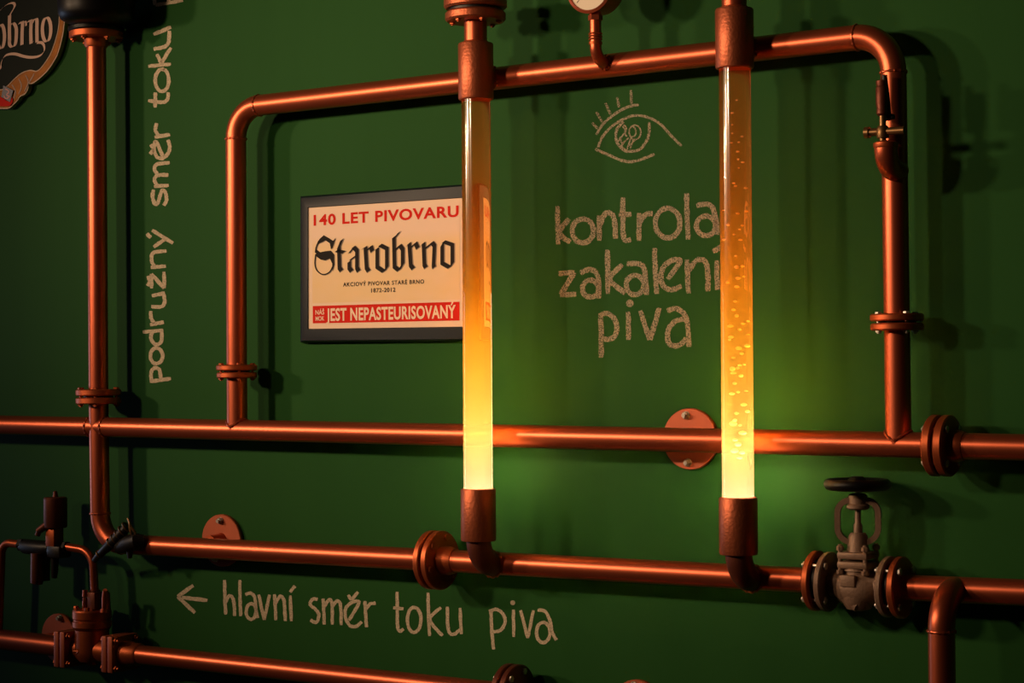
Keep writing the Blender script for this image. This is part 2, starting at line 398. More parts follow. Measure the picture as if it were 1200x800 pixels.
def sight_tube(label, px, ybot, ytop, ysl_b, ysl_t, power, dens, amber, flange_top):
    base = P(px[1], ybot, YT); topz = P(px[0], ytop, YT).z
    x0, y0 = base.x, YT
    zlow = on(LO_B, LO_D, px[1]+18).z; zup = on(TL, TR, px[0]+20).z
    root = thing('sight_tube', label, 'sight tube', (x0, y0, zlow))
    zs_b = P(px[1], ysl_b, YT).z; zs_t = P(px[0], ysl_t, YT).z
    # column of beer in its tube
    zc0 = base.z-.03; zc1 = topz+.02
    bm = bmesh.new(); lathe(bm, [(TR_, zc0), (TR_, zc1)], (x0, y0, 0), Z, 64)
    col = obj('glass_tube', bm, beer_material('lit_beer', dens, amber), root, 'glass tube of amber beer glowing brightest at its foot', 50)
    # sleeves
    def sl(z0, z1, nm):              # open pipe sleeves, the glass stands in their bore
        ri = TR_+.0004; up = nm == 'upper_sleeve'
        prof = [(ri, z0), (.0255, z0+.0008), (.0265, z0+.003), (.0265, z1-.003), (.0255, z1-.0008), (ri, z1)]
        if up: prof = prof[:-1]+[(.010, z1), (.010, z1-.006), (ri, z1-.006), (ri, z0)]
        else: prof = [(.010, z0)]+prof[1:]+[(ri, z0+.006), (.010, z0+.006), (.010, z0)]
        obj(nm, lathe(bmesh.new(), prof, (x0, y0, 0), Z, 48, False), SLEEVE, root)
    sl(topz, zs_t, 'upper_sleeve'); sl(zs_b, base.z, 'lower_sleeve')
    # elbow back to the lower pipe
    obj('elbow', sweep(bmesh.new(), fillet([(x0, y0, zs_b+.004), (x0, y0, zlow), (x0, YP, zlow)], [.040], 12), .0185, 32), RUST, root)
    obj('weld_seam', weld(bmesh.new(), (x0, YP-PR*.75, zlow), Yv, .0190, .002), COPPER_D, root)
    # saddle back to the upper pipe
    obj('saddle', sweep(bmesh.new(), [(x0, y0, zup), (x0, YP, zup)], .0168, 28), SLEEVE, root)
    obj('weld_seam', weld(bmesh.new(), (x0, YP-PR*.8, zup), Yv, .0172, .0022), COPPER_D, root)
    # neck pipe and flanges above
    obj('neck_pipe', lathe(bmesh.new(), [(PR, 0), (PR, .12), ], (x0, y0, zs_t-.002), Z, 32), COPPER, root)
    obj('weld_seam', torus(bmesh.new(), (x0, y0, zs_t+.001), Z, PR+.0005, .0016, 36, 8), COPPER_D, root)
    zf = P(px[0], flange_top, YT).z
    obj('flange', disc(bmesh.new(), (x0, y0, zf), Z, .0455, .015, .003), SLEEVE, root)
    obj('flange', disc(bmesh.new(), (x0, y0, zf+.019), Z, .0475, .016, .003), SLEEVE, root)
    obj('gasket', disc(bmesh.new(), (x0, y0, zf+.015), Z, .040, .004, .0005), IRON, root)
    bolts(root, (x0, y0, zf), Z, .036, 0, .035, 6, PI/6+.35, .0045)
    # the lamp in the foot
    obj('lamp', disc(bmesh.new(), (x0, y0, base.z-.034), Z, .016, .003, .0005), LED, root, 'round lamp lighting the beer from below')
    l = bpy.data.lights.new('tube_lamp', 'AREA'); l.shape = 'DISK'; l.size = .040; l.energy = power; l.color = (1, .95, .92); l.spread = math.radians(55)
    lo = bpy.data.objects.new('tube_lamp', l); COL.objects.link(lo); lo.location = (x0, y0, base.z-.010); lo.rotation_euler = (PI, 0, 0)
    return root, col, x0, base.z, topz
t1 = sight_tube('left glowing glass tube of amber beer without bubbles, overlapping the framed poster', (560.8, 560.4), 572, 117, 634, 50, 3.9, 3.6, 16, 25)
t2 = sight_tube('right glowing glass tube full of rising bubbles, beside the chalk words and eye', (860.6, 865.0), 582, 81, 650, 10, 11, 3.6, 16, -28)
root, col, x0, z0, z1 = t2
bub_pts = []
rows = [(866,118),(858,133),(861,147),(860,157),(866,160),(867,167),(858,168),(848,170),(863,178),(868,178),(866,187),(867,190),(864,197),(859,215),(858,218),(870,220),(850,247),(871,247),(862,250),(856,264),(866,264),(871,269),(866,281),(860,275),(850,281),(864,300),(862,313),(874,312),(863,326),(873,324),(854,331),(866,336),(862,353),(857,363),(866,370),(868,379),(876,376),(856,382),(868,386),(859,395),(873,392),(858,398),(862,408),(872,405),(865,414),(858,419),(869,428),(876,427),(861,432),(866,431),(860,437),(870,440),(862,449),(866,459),(861,461),(871,458),(868,474),(872,482),(861,484),(865,492),(858,496),(870,498),(866,507),(862,515),(868,520),(858,528),(872,530),(864,536)]
meB = None
for i, (px, py) in enumerate(rows):
    g = (py-110)/430
    r = (.0010+.0016*g)*random.uniform(.75, 1.35)
    p = P(px, py, YT)
    p.x = x0+max(-1, min(1, (p.x-x0)/.0215))*.0150; p.y = YT+random.uniform(-.008, .008)
    if meB is None:
        bm = bmesh.new(); bmesh.ops.create_icosphere(bm, subdivisions=2, radius=1); meB = bpy.data.meshes.new('bubble'); bm.to_mesh(meB); bm.free()
        for q in meB.polygons: q.use_smooth = True
        meB.materials.append(BUB)
    b = bpy.data.objects.new('bubble', meB); COL.objects.link(b); b.parent = root
    b.location = p-ORG[root]; b.scale = (r*1.25, r*1.1, r*random.uniform(.75, 1.1))

# ------------------------------------------------------------------ wall brackets
def bracket(label, px, py, nuts):
    c = P(px, py, 0)
    t = thing('pipe_bracket', label, 'pipe bracket', c, 'round wall plates holding the pipes')
    obj('wall_plate', disc(bmesh.new(), c, -Yv, .0445, .008, .0012, 48), PLATE, t)
    obj('standoff', lathe(bmesh.new(), [(.015, .0), (.0135, .008), (.0115, .012), (.0115, -YP-PR+.004)], c, -Yv, 24), COPPER_D, t)
    for nx, ny in nuts:
        q = P(nx, ny, -.008); bm = bmesh.new()
        disc(bm, q, -Yv, .0062, .0012, .0003, 20); hexa(bm, q-Yv*.001, -Yv, .0056, .005, random.random()); sweep(bm, [q, q-Yv*.0095], .003, 12)
        obj('nut', bm, STEEL, t, 'bright steel nut')
bracket('round copper wall plate behind the lower pipe, above the chalk arrow', 262.5, 632.8, [(258.7, 610), (253, 654)])
bracket('round copper wall plate behind the middle pipe, just left of the bubbling tube', 811, 514, [(804.2, 486.5), (806.5, 542)])
bracket('round copper wall plate peeking up behind the square-flanged valve at bottom left', 72, 747, [(71, 724)])
bracket('round copper wall plate just showing at the bottom edge of the picture', 750, 831, [(743, 803)])

# ------------------------------------------------------------------ pressure gauge on the loop
YG = -.092
gz = P(698, 62, YG)
zup = on(TL, TR, 708).z
gx = gz.x
gc = P(693, -15, -.102)
gau = thing('pressure_gauge', 'round copper pressure gauge with a cream dial, standing on the top pipe', 'gauge', (gx, YG, zup))
GD = -Yv
obj('case', lathe(bmesh.new(), [(.030, -.036), (.036, -.032), (.0365, 0), (.0385, .002), (.0385, .006), (.0345, .008), (.0335, .0045)], gc, GD, 56), COPPER, gau)
DIAL = mat('cream_dial', (.80, .66, .5), 0, .5)
obj('dial', disc(bmesh.new(), gc+GD*.0046, GD, .0336, .0008, .0002, 48), DIAL, gau, 'cream dial')
bm = bmesh.new()
for k in range(21):
    a = math.radians(-135+270*k/20); d = Vector((math.sin(a), 0, math.cos(a))); L = .005 if k % 5 == 0 else .003
    box(bm, gc+GD*.0057+d*(.030-L/2), .0007, .0004, L, (Vector((d.z, 0, -d.x)), Yv, d), 0)
obj('tick_marks', bm, IRON, gau)
bm = bmesh.new(); d = Vector((math.sin(-2.2), 0, math.cos(-2.2))); box(bm, gc+GD*.0072+d*.008, .0014, .0006, .032, (Vector((d.z, 0, -d.x)), Yv, d), 0); lathe(bm, [(.003, 0), (.003, .002)], gc+GD*.0065, GD, 16)
obj('needle', bm, BLACK, gau)
SR = .0085
bm = sweep(bmesh.new(), fillet([(gx, YG, gc.z-.034), (gx, YG, zup+.002), (gx, YP, zup+.002)], [.022], 10), SR, 24)
obj('stem', bm, COPPER, gau)
zst = P(698, 46, YG).z
bm = bmesh.new()
for k, h in enumerate((0, .004, .008)): torus(bm, (gx, YG, zst+h), Z, SR+.0003, .0014, 28, 8)
lathe(bm, [(SR+.001, -.006), (SR+.0015, -.002)], (gx, YG, zst-.002), Z, 24)
obj('coupling', bm, COPPER_D, gau)
obj('union_nut', hexa(bmesh.new(), (gx, YG, P(698, 24, YG).z), Z, .0105, .009), COPPER, gau)
obj('weld_seam', weld(bmesh.new(), (gx, YP-PR*.93, zup+.002), Yv, SR+.001, .0022), COPPER_D, gau)

# ------------------------------------------------------------------ drain cock on the right leg of the loop
YC = -.094
k0 = P(1038, 172, YC); kp = P(1047, 204, YP)
cock = thing('drain_cock', 'small dark brass cock with a cross handle on the right leg of the loop', 'tap', (k0.x, YP, kp.z))
ez = P(1038, 197, YC).z
obj('elbow', sweep(bmesh.new(), fillet([(k0.x, YC, k0.z), (k0.x, YC, ez), (k0.x, YP, ez)], [.026], 10), [.0150]*1+[.0150]*11+[.0135], 28), COPPER, cock)
obj('collar', lathe(bmesh.new(), [(.0150, -.002), (.0163, 0), (.0163, .005), (.011, .0075)], k0, Z, 28), COPPER_D, cock)
def ck(px, py): return P(px, py, YC)
bm = bmesh.new(); a, b = ck(1014, 155.5), ck(1060, 152.5)
sweep(bm, [a, b], .0052, 16); sweep(bm, [a, a+X*.006], .0076, 16)
lathe(bm, [(.0075, 0), (.0085, .004), (.0085, .012), (.0065, .016)], (k0.x-.004, YC, ck(1033, 162).z), Z, 20)
obj('cross_handle', bm, BRASS, cock)
xs = k0.x-.004
bm = bmesh.new(); lathe(bm, [(.0046, ck(1033, 172).z), (.0046, ck(1033, 133).z)], (xs, YC, 0), Z, 16)
obj('spindle', bm, BRASS, cock)
zA, zB = ck(1033, 136).z, ck(1033, 94).z
bm = bmesh.new(); lathe(bm, [(.005, zA), (.0072, zA+.003), (.0072, zA+.008), (.0066, zA+.010), (.0078, zA+.016), (.0078, zB-.010), (.0066, zB-.008), (.0074, zB-.005), (.0074, zB-.001), (.005, zB)], (xs-.001, YC, 0), Z, 20)
obj('bonnet', bm, RUST, cock)
bm = bmesh.new(); sweep(bm, [P(1036.5, 88, YC+.012), P(1038, 120, YC+.012), P(1041, 141, YC+.012)], [.0036, .006, .0045], 12); box(bm, P(1041, 137, YC+.012), .016, .010, .007)
obj('lever', bm, IRON, cock)

# ------------------------------------------------------------------ bottom pipes and the square-flanged valve
BA, BB = P(-160, 722, YP), P(62, 755, YP); BC, BD = P(136, 765, YP), P(600, 812.5, YP)
BB.z = BC.z = (BB.z+BC.z)/2-.000
BA.z = BB.z+.004; BD.z = BC.z-.001
sq = thing('check_valve', 'copper-painted valve body with two pairs of square flanges, at bottom left', 'valve', P(107, 762, YP))
vx = P(108, 760, YP).x; vz = BB.z
q0 = P(69, 757, YP-.031).x; q1 = P(125, 766, YP-.031).x
def sqp(x, parent):
    bm = box(bmesh.new(), (x, YP, vz), .0125, .063, .063, bev=.0022); return obj('square_flange', bm, PLATE, parent)
sqp(q0+.0075, sq); sqp(q1-.0075, sq)
zc = lambda py: P(107, py, YP-.03).z
bm = bmesh.new()
lathe(bm, [(.004, zc(784)-vz), (.010, zc(782)-vz), (.010, zc(779)-vz), (.0225, zc(778)-vz), (.0285, zc(773)-vz), (.0298, zc(766)-vz), (.0298, zc(741)-vz), (.0325, zc(739)-vz)], (vx, YP, vz), Z, 44)
sweep(bm, [(q0+.012, YP, vz), (vx, YP, vz), (q1-.012, YP, vz)], .0205, 28)
for a, b in (((-.010, .004), (.002, .004)), ((.002, .004), (-.002, .008)), ((.002, .004), (-.002, .000))):   # raised flow arrow cast on the body
    sweep(bm, [(vx+a[0]-.006, YP-.0292, vz+a[1]-.004), (vx+b[0]-.006, YP-.0292, vz+b[1]-.004)], .0012, 8)
obj('valve_body', bm, COPPER_D, sq)
bm = bmesh.new(); lathe(bm, [(.0325, zc(738.5)-vz), (.034, zc(737)-vz), (.034, zc(731)-vz), (.0325, zc(730)-vz), (.0325, zc(728.5)-vz), (.034, zc(727)-vz), (.034, zc(719)-vz), (.0325, zc(717)-vz), (.012, zc(716)-vz)], (vx, YP, vz), Z, 44)
obj('cover', bm, COPPER_D, sq, smooth=18)
for a in (.5, 2.1, 3.7, 5.2):
    c = Vector((vx+.028*math.cos(a), YP+.028*math.sin(a), zc(717))); obj('bolt', hexa(bmesh.new(), c, Z, .0048, .006, a), COPPER_D, sq)
# the cluster on top of the cover
bm = bmesh.new(); sweep(bm, [P(99, 717, YP-.012), P(99.5, 704, YP-.012)], .0046, 14); hexa(bm, P(99.5, 704, YP-.012), Z, .0042, .006); sweep(bm, [P(99.7, 699, YP-.012), P(99.8, 691, YP-.012)], [.0052, .0044], 12)
obj('needle_screw', bm, COPPER, sq)
bm = bmesh.new(); box(bm, P(111.5, 705, YP-.004), .020, .022, .036, bev=.003); lathe(bm, [(.0095, 0), (.0095, .006)], P(111.5, 695, YP), Z, 20)
obj('inlet_block', bm, RUST, sq)
bm = bmesh.new(); sweep(bm, [P(122, 717, YP-.012), P(122, 713, YP-.012)], [.0075, .0065], 14); sweep(bm, [P(122, 713, YP-.012), P(122.6, 700, YP-.012), P(123, 692, YP-.012)], [.0042, .005, .0042], 12); sweep(bm, [P(123, 692, YP-.012), P(126, 695, YP), P(127, 717, YP+.004)], [.0042, .0046, .0046], 12)
obj('bypass_hook', bm, COPPER, sq)
bl = thing('copper_pipe', 'thick copper pipe entering at bottom left, ending at the square-flanged valve', 'pipe', BA)
pipe(bl, [BA, (q0-.006, YP, vz)], .0185); sqp(q0-.0072, bl)
br = thing('copper_pipe', 'lowest copper pipe running right from the square-flanged valve under the chalk sentence', 'pipe', BC)
sqp(q1+.0072, br); pipe(br, [(q1+.007, YP, vz), BD], .0165)
obj('pipe_socket', lathe(bmesh.new(), [(.022, 0), (.022, .012), (.0195, .02), (.0195, .034), (.0168, .038)], (q1+.013, YP, vz), X), COPPER_D, br)
for sy in (-1, 1):
    for sz in (-1, 1):
        for (xx, par) in ((q0, sq), (q1, sq)):
            bm = bmesh.new(); c = Vector((xx, YP+sy*.024, vz+sz*.024))
            hexa(bm, c+X*.0135, X, .0055, .005); hexa(bm, c-X*.0135, -X, .0055, .005); sweep(bm, [c-X*.0135, c+X*.022], .0032, 10)
            obj('bolt', bm, COPPER_D, par)
db = (BD-Vector((q1, YP, vz))).normalized()
fl(br, BD-db*.011, db, .0455, .011, RUST)
bre = thing('copper_pipe', 'flanged end of the lowest pipe, its dark round flange just showing at the bottom edge', 'pipe', BD+db*.003)
fl(bre, BD+db*.003, db, .0455, .011, RUST); pipe(bre, [BD+db*.012, BD+db*1.2], .0165)
bolts(bre, BD, db, .036, -.011, .014, 6, .2, .0052, STEEL)

# ------------------------------------------------------------------ solenoid valve on the thin pipe
YS = YP
TRD = .0072
sol = thing('solenoid_valve', 'dark solenoid valve with an upright can on the thin pipe, at the left edge', 'valve', P(65, 640, YS))
bm = bmesh.new(); c = P(65, 618, YS); hh = P(65, 582, YS).z-c.z
lathe(bm, [(.0195, 0), (.0208, .002), (.0208, hh-.003), (.019, hh-.0005), (.005, hh), (.0035, hh+.009), (.001, hh+.011)], c, Z, 32)
sweep(bm, [P(56, 614, YS-.012), P(45, 622, YS-.016)], [.007, .0062], 14); sweep(bm, [P(46, 621, YS-.016), P(44, 627, YS-.016)], .005, 12)
obj('coil_can', bm, RUST, sol)
bm = bmesh.new(); box(bm, P(64, 629, YS), .022, .024, .034, bev=.002); obj('neck', bm, COPPER_D, sol)
bm = bmesh.new(); box(bm, P(69, 646, YS), .034, .030, .022, bev=.004)
sweep(bm, [P(24, 638, YS), P(30, 640, YS), P(52, 642, YS), P(60, 642, YS)], [.009, .0135, .0135, .012], 18)
hexa(bm, P(24, 638, YS), X, .012, .012); hexa(bm, P(76, 641, YS), X, .011, .008)
obj('valve_body', bm, IRON, sol)
bm = bmesh.new(); sweep(bm, [P(44, 648, YS-.008), P(44, 676, YS-.008), P(43, 683, YS-.008)], [.012, .0125, .011], 18); obj('strainer', bm, RUST, sol)
bm = bmesh.new(); sweep(bm, [P(53, 648, YS+.004), P(53, 680, YS+.004)], [.009, .0085], 16); obj('strainer', bm, IRON, sol)
bm = bmesh.new(); sweep(bm, [P(64, 652, YS), P(64, 669, YS), P(63.5, 677, YS)], [.0075, .0065, .005], 14); obj('drain_plug', bm, IRON, sol)
thn = thing('thin_copper_pipe', 'thin copper pipe looping down from the dark solenoid valve to the square-flanged valve', 'pipe', P(111, 692, YS))
pipe(thn, fillet([P(78, 640.5, YS), P(108.5, 645.5, YS), P(111.5, 700, YS)], [.034], 12), TRD, seg=20)
thl = thing('thin_copper_pipe', 'thin copper pipe bending down along the left edge of the picture', 'pipe', P(1, 735, YS))
pipe(thl, fillet([P(26, 638, YS), P(2.5, 635, YS), P(-1.5, 741, YS)], [.022], 12), TRD, COPPER_D, seg=20)

# the bound tap on the bend of the riser
YW = YP-.024
wr = thing('bleed_tap', 'small blackened tap lashed with wire across the lower bend of the left riser', 'tap', P(140, 634, YW))
bm = bmesh.new()
pp = [P(111, 656, YW+.015), P(117, 649, YW), P(126, 641, YW-.004), P(140, 627, YW-.004), P(150, 616, YW-.002)]
sweep(bm, pp, [.005, .0065, .0085, .0095, .007], 16); obj('barrel', bm, IRON, wr)
bm = bmesh.new(); d = (pp[3]-pp[2]).normalized()
for k in range(5): torus(bm, pp[2]+(pp[4]-pp[2])*(.18+.19*k), d+Vector((.0, .25, .1)), .0098, .0017, 24, 8)
torus(bm, pp[1], d, .0068, .0016, 20, 8)
obj('wire_lashing', bm, BRASS, wr)
bm = bmesh.new(); sweep(bm, [P(154, 626, YW-.006), P(152.5, 617, YW-.008), P(151.8, 612, YW-.008), P(149.6, 607, YW-.008)], [.0026, .0034, .0022, .0016], 10)
sweep(bm, [P(152.5, 617, YW-.008), P(157.5, 622, YW-.006), P(159, 626, YW-.004)], [.003, .0022, .0018], 10); obj('lever', bm, BRASS, wr)
bm = bmesh.new(); sweep(bm, [P(139, 641, YW+.004), P(150, 637, YW-.001), P(160, 634, YW-.001), P(169, 633, YW+.008)], [.011, .0145, .0145, .010], 18)
sweep(bm, [P(152, 640, YW), P(152, 654, YW)], [.0075, .004], 12); obj('clamp_body', bm, IRON, wr)

# ------------------------------------------------------------------ black vessel above the riser
vt = P(112.8, 33, YP)
ves = thing('pressure_vessel', 'black enamelled vessel with a bolted rim above the left riser, cut by the top edge', 'vessel', vt)
va = P(113, 33, -.078); va.z = vt.z
lathe_p = [(.020, -.004), (.050, -.003), (.061, .003), (.0655, .012), (.0665, .024), (.0665, .17), (.061, .185), (.03, .195)]
obj('vessel_body', lathe(bmesh.new(), lathe_p, va+Z*.004, Z, 56), BLACK, ves)
fl(ves, P(112.8, 36.5, YP)-Z*.002, Z, .049, .009, BLACK)
bolts(ves, P(112.8, 46, YP), Z, .039, 0, .028, 6, .25, .0058)
obj('rim_band', lathe(bmesh.new(), [(.0665, 0), (.0685, .002), (.0685, .010), (.0665, .012)], va+Z*.040, Z, 56), BLACK, ves)

# ------------------------------------------------------------------ lettering helpers
def crm(pts, n=7):
    pts = [Vector((p[0], p[1])) for p in pts]
    if len(pts) < 3: return [pts[0].lerp(pts[1], k/n) for k in range(n+1)]
    out = []
    for i in range(len(pts)-1):
        a = pts[max(i-1, 0)]; b = pts[i]; c = pts[i+1]; d = pts[min(i+2, len(pts)-1)]
        for k in range(n):
            t = k/n; out.append(.5*((2*b)+(c-a)*t+(2*a-5*b+4*c-d)*t*t+(3*b-a-3*c+d)*t**3))
    out.append(pts[-1]); return out
def ell(cx, cy, rx, ry, start=-80, sweep_=375, n=22):
    return [(cx+rx*math.cos(math.radians(start+sweep_*k/n)), cy+ry*math.sin(math.radians(start+sweep_*k/n))) for k in range(n+1)]
def ribbon(bm, pts, width, Y, jitter=.0, smooth=True):
    "a flat stroke of this width (pixels of the photograph) lying on the plane y = Y"
    q = crm(pts) if smooth and len(pts) < 14 else [Vector(p) for p in pts]
    L = []
    for i, p in enumerate(q):
        t = (q[min(i+1, len(q)-1)]-q[max(i-1, 0)]).normalized(); n = Vector((-t.y, t.x))
        wd = width/2*(1+random.uniform(-jitter, jitter)); wd2 = width/2*(1+random.uniform(-jitter, jitter))
        if i in (0, len(q)-1): wd *= .8; wd2 *= .8
        L.append((bm.verts.new(P(*(p+n*wd), Y)), bm.verts.new(P(*(p-n*wd2), Y))))
    for a, b in zip(L, L[1:]): bm.faces.new((a[0], a[1], b[1], b[0]))
def dot(bm, c, r, Y):
    bm.faces.new([bm.verts.new(P(c[0]+r*math.cos(2*PI*k/10), c[1]+r*math.sin(2*PI*k/10), Y)) for k in range(10)])
YCH = -.0006
def chalk_words(root, words, width, m):
    for wname, letters, ox, oy, s in words:
        we = bpy.data.objects.new('word', None); COL.objects.link(we); we.parent = root; we.empty_display_size = .02; ORG[we] = ORG[root]
        for letter in letters:
            bm = bmesh.new()
            for st in letter:
                if len(st) == 1: dot(bm, (ox+st[0][0]/s, oy+st[0][1]/s), width*.75, YCH); continue
                ribbon(bm, [(ox+x/s, oy+y/s) for x, y in st], width, YCH, .16)
            o = obj('letter', bm, m, we)

# ---- chalk: «kontrola zakalení piva»
k1 = thing('chalk_writing', 'three chalk lines reading kontrola zakalení piva, between the glass tubes', 'chalk writing', P(740, 330, 0))
chalk_words(k1, [
 ('kontrola', [
  [[(133,165),(137,345)], [(187,225),(142,290),(193,336)]],
  [ell(252,282,50,57)],
  [[(328,210),(330,328)], [(331,262),(350,210),(378,197),(398,225),(406,318)]],
  [[(440,125),(441,290),(452,326),(478,322)], [(420,207),(480,203)]],
  [[(515,198),(515,328)], [(517,245),(545,206),(580,200)]],
  [ell(650,245,58,70)],
  [[(738,105),(741,220),(746,322)]],
  [[(785,165),(830,156),(865,185),(885,300)], ell(829,258,45,46)],
 ], 620, 200, 4),
 ('zakalení', [
  [[(138,482),(213,476)], [(213,476),(148,580)], [(145,582),(221,578)]],
  [[(240,480),(285,462),(318,485),(327,540),(324,598)], ell(288,552,38,40)],
  [[(367,370),(370,577)], [(438,440),(378,507),(450,574)]],
  [[(458,437),(520,437),(542,475),(551,582)], ell(497,535,42,46)],
  [[(588,362),(592,470),(599,577)]],
  [[(650,508),(708,424),(665,422),(624,462),(622,525),(660,558),(716,540)]],
  [[(740,416),(747,575)], [(746,470),(785,420),(825,425),(838,480),(838,565)]],
  [[(880,420),(882,558)], [(862,381),(903,352)]],
 ], 620, 200, 4),
 ('piva', [
  [[(190,215),(195,420),(196,632)], [(190,232),(250,215),(318,265),(345,350),(312,440),(220,462)]],
  [[(450,200),(453,465)], [(465,122)]],
  [[(563,190),(650,465)], [(655,465),(742,165)]],
  [[(815,195),(890,170),(965,210),(1005,310),(1020,530)], [(975,270),(890,290),(825,370),(825,480),(880,522),(950,500),(995,450)]],
 ], 680, 340, 8)], 6.0, CHALK)

# ---- chalk: arrow and «hlavní směr toku piva»
k2 = thing('chalk_writing', 'chalk arrow and sentence hlavní směr toku piva below the lower pipe', 'chalk writing', P(430, 715, 0))
bm = bmesh.new()
for st in ([(212,205),(65,310)], [(65,310),(228,462)], [(105,318),(345,345)]): ribbon(bm, [(200+x/8, 660+y/8) for x, y in st], 4.4, YCH, .16)
obj('arrow', bm, CHALK_DENSE, k2)
chalk_words(k2, [
 ('hlavní', [
  [[(505,155),(508,320),(516,478)], [(514,370),(545,305),(582,325),(596,400),(600,492)]],
  [[(648,155),(650,300),(656,494)]],
  [[(700,292),(748,278),(788,320),(798,430),(816,512)], ell(754,450,46,74)],
  [[(825,292),(878,528)], [(878,528),(926,292)]],
  [[(972,288),(980,400),(986,532)], [(978,380),(1028,306),(1062,350),(1070,450),(1076,540)]],
  [[(1122,300),(1131,540)], [(1118,268),(1166,210)]],
 ], 200, 660, 8),
 ('směr', [
  [[(178,257),(130,255),(108,305),(160,352),(190,405),(165,472),(110,448)]],
  [[(230,248),(234,350),(240,492)], [(237,330),(285,260),(312,300),(315,492)], [(316,320),(360,272),(392,310),(399,498)]],
  [[(470,452),(566,290),(510,280),(445,335),(438,420),(480,500),(540,508),(592,465)], [(464,214),(493,262)], [(493,262),(558,188)]],
  [[(620,272),(628,400),(636,518)], [(630,350),(668,302),(722,292)]],
 ], 350, 670, 8),
 ('toku', [
  [[(88,132),(88,260),(92,370),(108,396),(131,380)], [(62,240),(131,246)]],
  [ell(202,320,46,84)],
  [[(295,138),(298,280),(305,428)], [(382,238),(308,318),(392,426)]],
  [[(425,232),(426,350),(440,408),(470,416),(510,385)], [(509,240),(518,416)]],
 ], 450, 670, 5.714),
 ('piva', [
  [[(716,258),(722,400),(735,518)], [(703,264),(752,250),(800,285),(810,340),(780,390),(728,400)]],
  [[(866,252),(869,434)], [(862,206)]],
  [[(914,256),(962,442)], [(962,442),(1001,256)]],
  [[(1028,255),(1080,265),(1113,330),(1126,400),(1154,456)], ell(1066,405,46,68)],
 ], 450, 670, 5.714)], 3.9, CHALK_DENSE)

# ---- chalk, read upwards: «podružný směr toku p...»
k3 = thing('chalk_writing', 'chalk words podružný směr toku written upwards beside the left riser', 'chalk writing', P(190, 230, 0))
q = 6.667
chalk_words(k3, [
 ('podru', [
  [[(170,712),(335,690)], [(182,705),(182,640),(210,606),(245,622),(256,692)]],
  [ell(222,512,48,62)],
  [[(116,326),(275,312)], [(195,320),(178,365),(200,412),(235,422),(262,392),(264,318)]],
  [[(172,270),(280,248)], [(205,258),(180,215),(178,162)]],
  [[(182,127),(255,130),(284,100),(280,30)], [(186,44),(288,22)]],
 ], 150, 340, q),
 ('žný', [
  [[(185,785),(183,672)], [(183,672),(282,785)], [(284,785),(281,655)], [(152,766),(172,735)], [(172,735),(155,688)]],
  [[(178,622),(296,612)], [(205,615),(184,560),(200,508),(300,492)]],
  [[(188,330),(352,432)], [(200,462),(292,398)], [(147,357),(178,390)]],
 ], 150, 220, q),
 ('směr', [
  [[(200,-645),(192,-590),(210,-533),(235,-545),(252,-600),(272,-643),(296,-610),(301,-560),(280,-520)]],
 ], 150, 318.8, q),
 ('směr', [
  [[(203,724),(318,714)], [(228,715),(206,672),(232,636),(316,632)], [(230,630),(206,585),(232,548),(326,536)]],
  [[(272,486),(220,374),(202,430),(225,490),(272,502),(314,462),(326,410),(312,358)], [(172,470),(202,432)], [(202,432),(178,394)]],
  [[(208,337),(329,318)], [(240,328),(214,282),(224,228)]],
 ], 150, 110, q),
 ('toku', [
  [[(158,785),(270,798),(308,775),(314,720)], [(212,840),(214,722)]],
  [ell(266,627,53,88)],
  [[(158,518),(335,500)], [(226,422),(262,498)], [(250,510),(336,372)]],
  [[(200,382),(278,368),(318,330),(322,240)], [(200,268),(336,212)]],
 ], 150, 0, q),
 ('piva', [[[(215,40),(430,2)], [(212,40),(205,-40),(250,-80),(310,-40),(318,15)]]], 150, 0, q)], 4.3, CHALK_DENSE)

# ---- chalk eye
k4 = thing('chalk_drawing', 'chalk drawing of an open eye with lashes, above the word kontrola', 'chalk drawing', P(745, 150, 0))
def eye_part(name, strokes, width, m):
    bm = bmesh.new()
    for st in strokes: ribbon(bm, [(680+x/8, 100+y/8) for x, y in st], width, YCH, .2)
    obj(name, bm, m, k4)
eye_part('eyelid', [[(165,582),(210,480),(290,390),(380,330),(470,290),(560,284),(660,310),(760,370),(850,470),(950,568)]], 3.0, CHALK)
eye_part('eyelid', [[(140,596),(250,645),(370,698),(470,716),(580,692),(695,643)]], 3.2, CHALK)
eye_part('brow', [[(150,462),(215,360),(310,280),(400,222),(490,190),(548,182)]], 3.0, CHALK)
for st in ([(110,350),(165,408)], [(150,250),(208,342)], [(235,165),(285,272)], [(345,110),(365,205)], [(475,45),(480,182)]): eye_part('lash', [st], 3.0, CHALK_THIN)
eye_part('iris', [[(405,340),(345,410),(335,500),(370,575),(440,622)], [(425,618),(540,610),(610,540),(645,450),(646,345)]], 3.2, CHALK)
eye_part('pupil', [ell(513,440,55,68), ell(490,435,32,48), [(405,370),(432,400),(420,455),(440,480)], [(395,380),(420,430),(380,500),(400,560)], [(380,480),(350,540)], [(455,490),(390,560),(420,600)], [(470,500),(440,600)], [(495,500),(470,590)], [(520,505),(440,580)]], 1.7, CHALK)

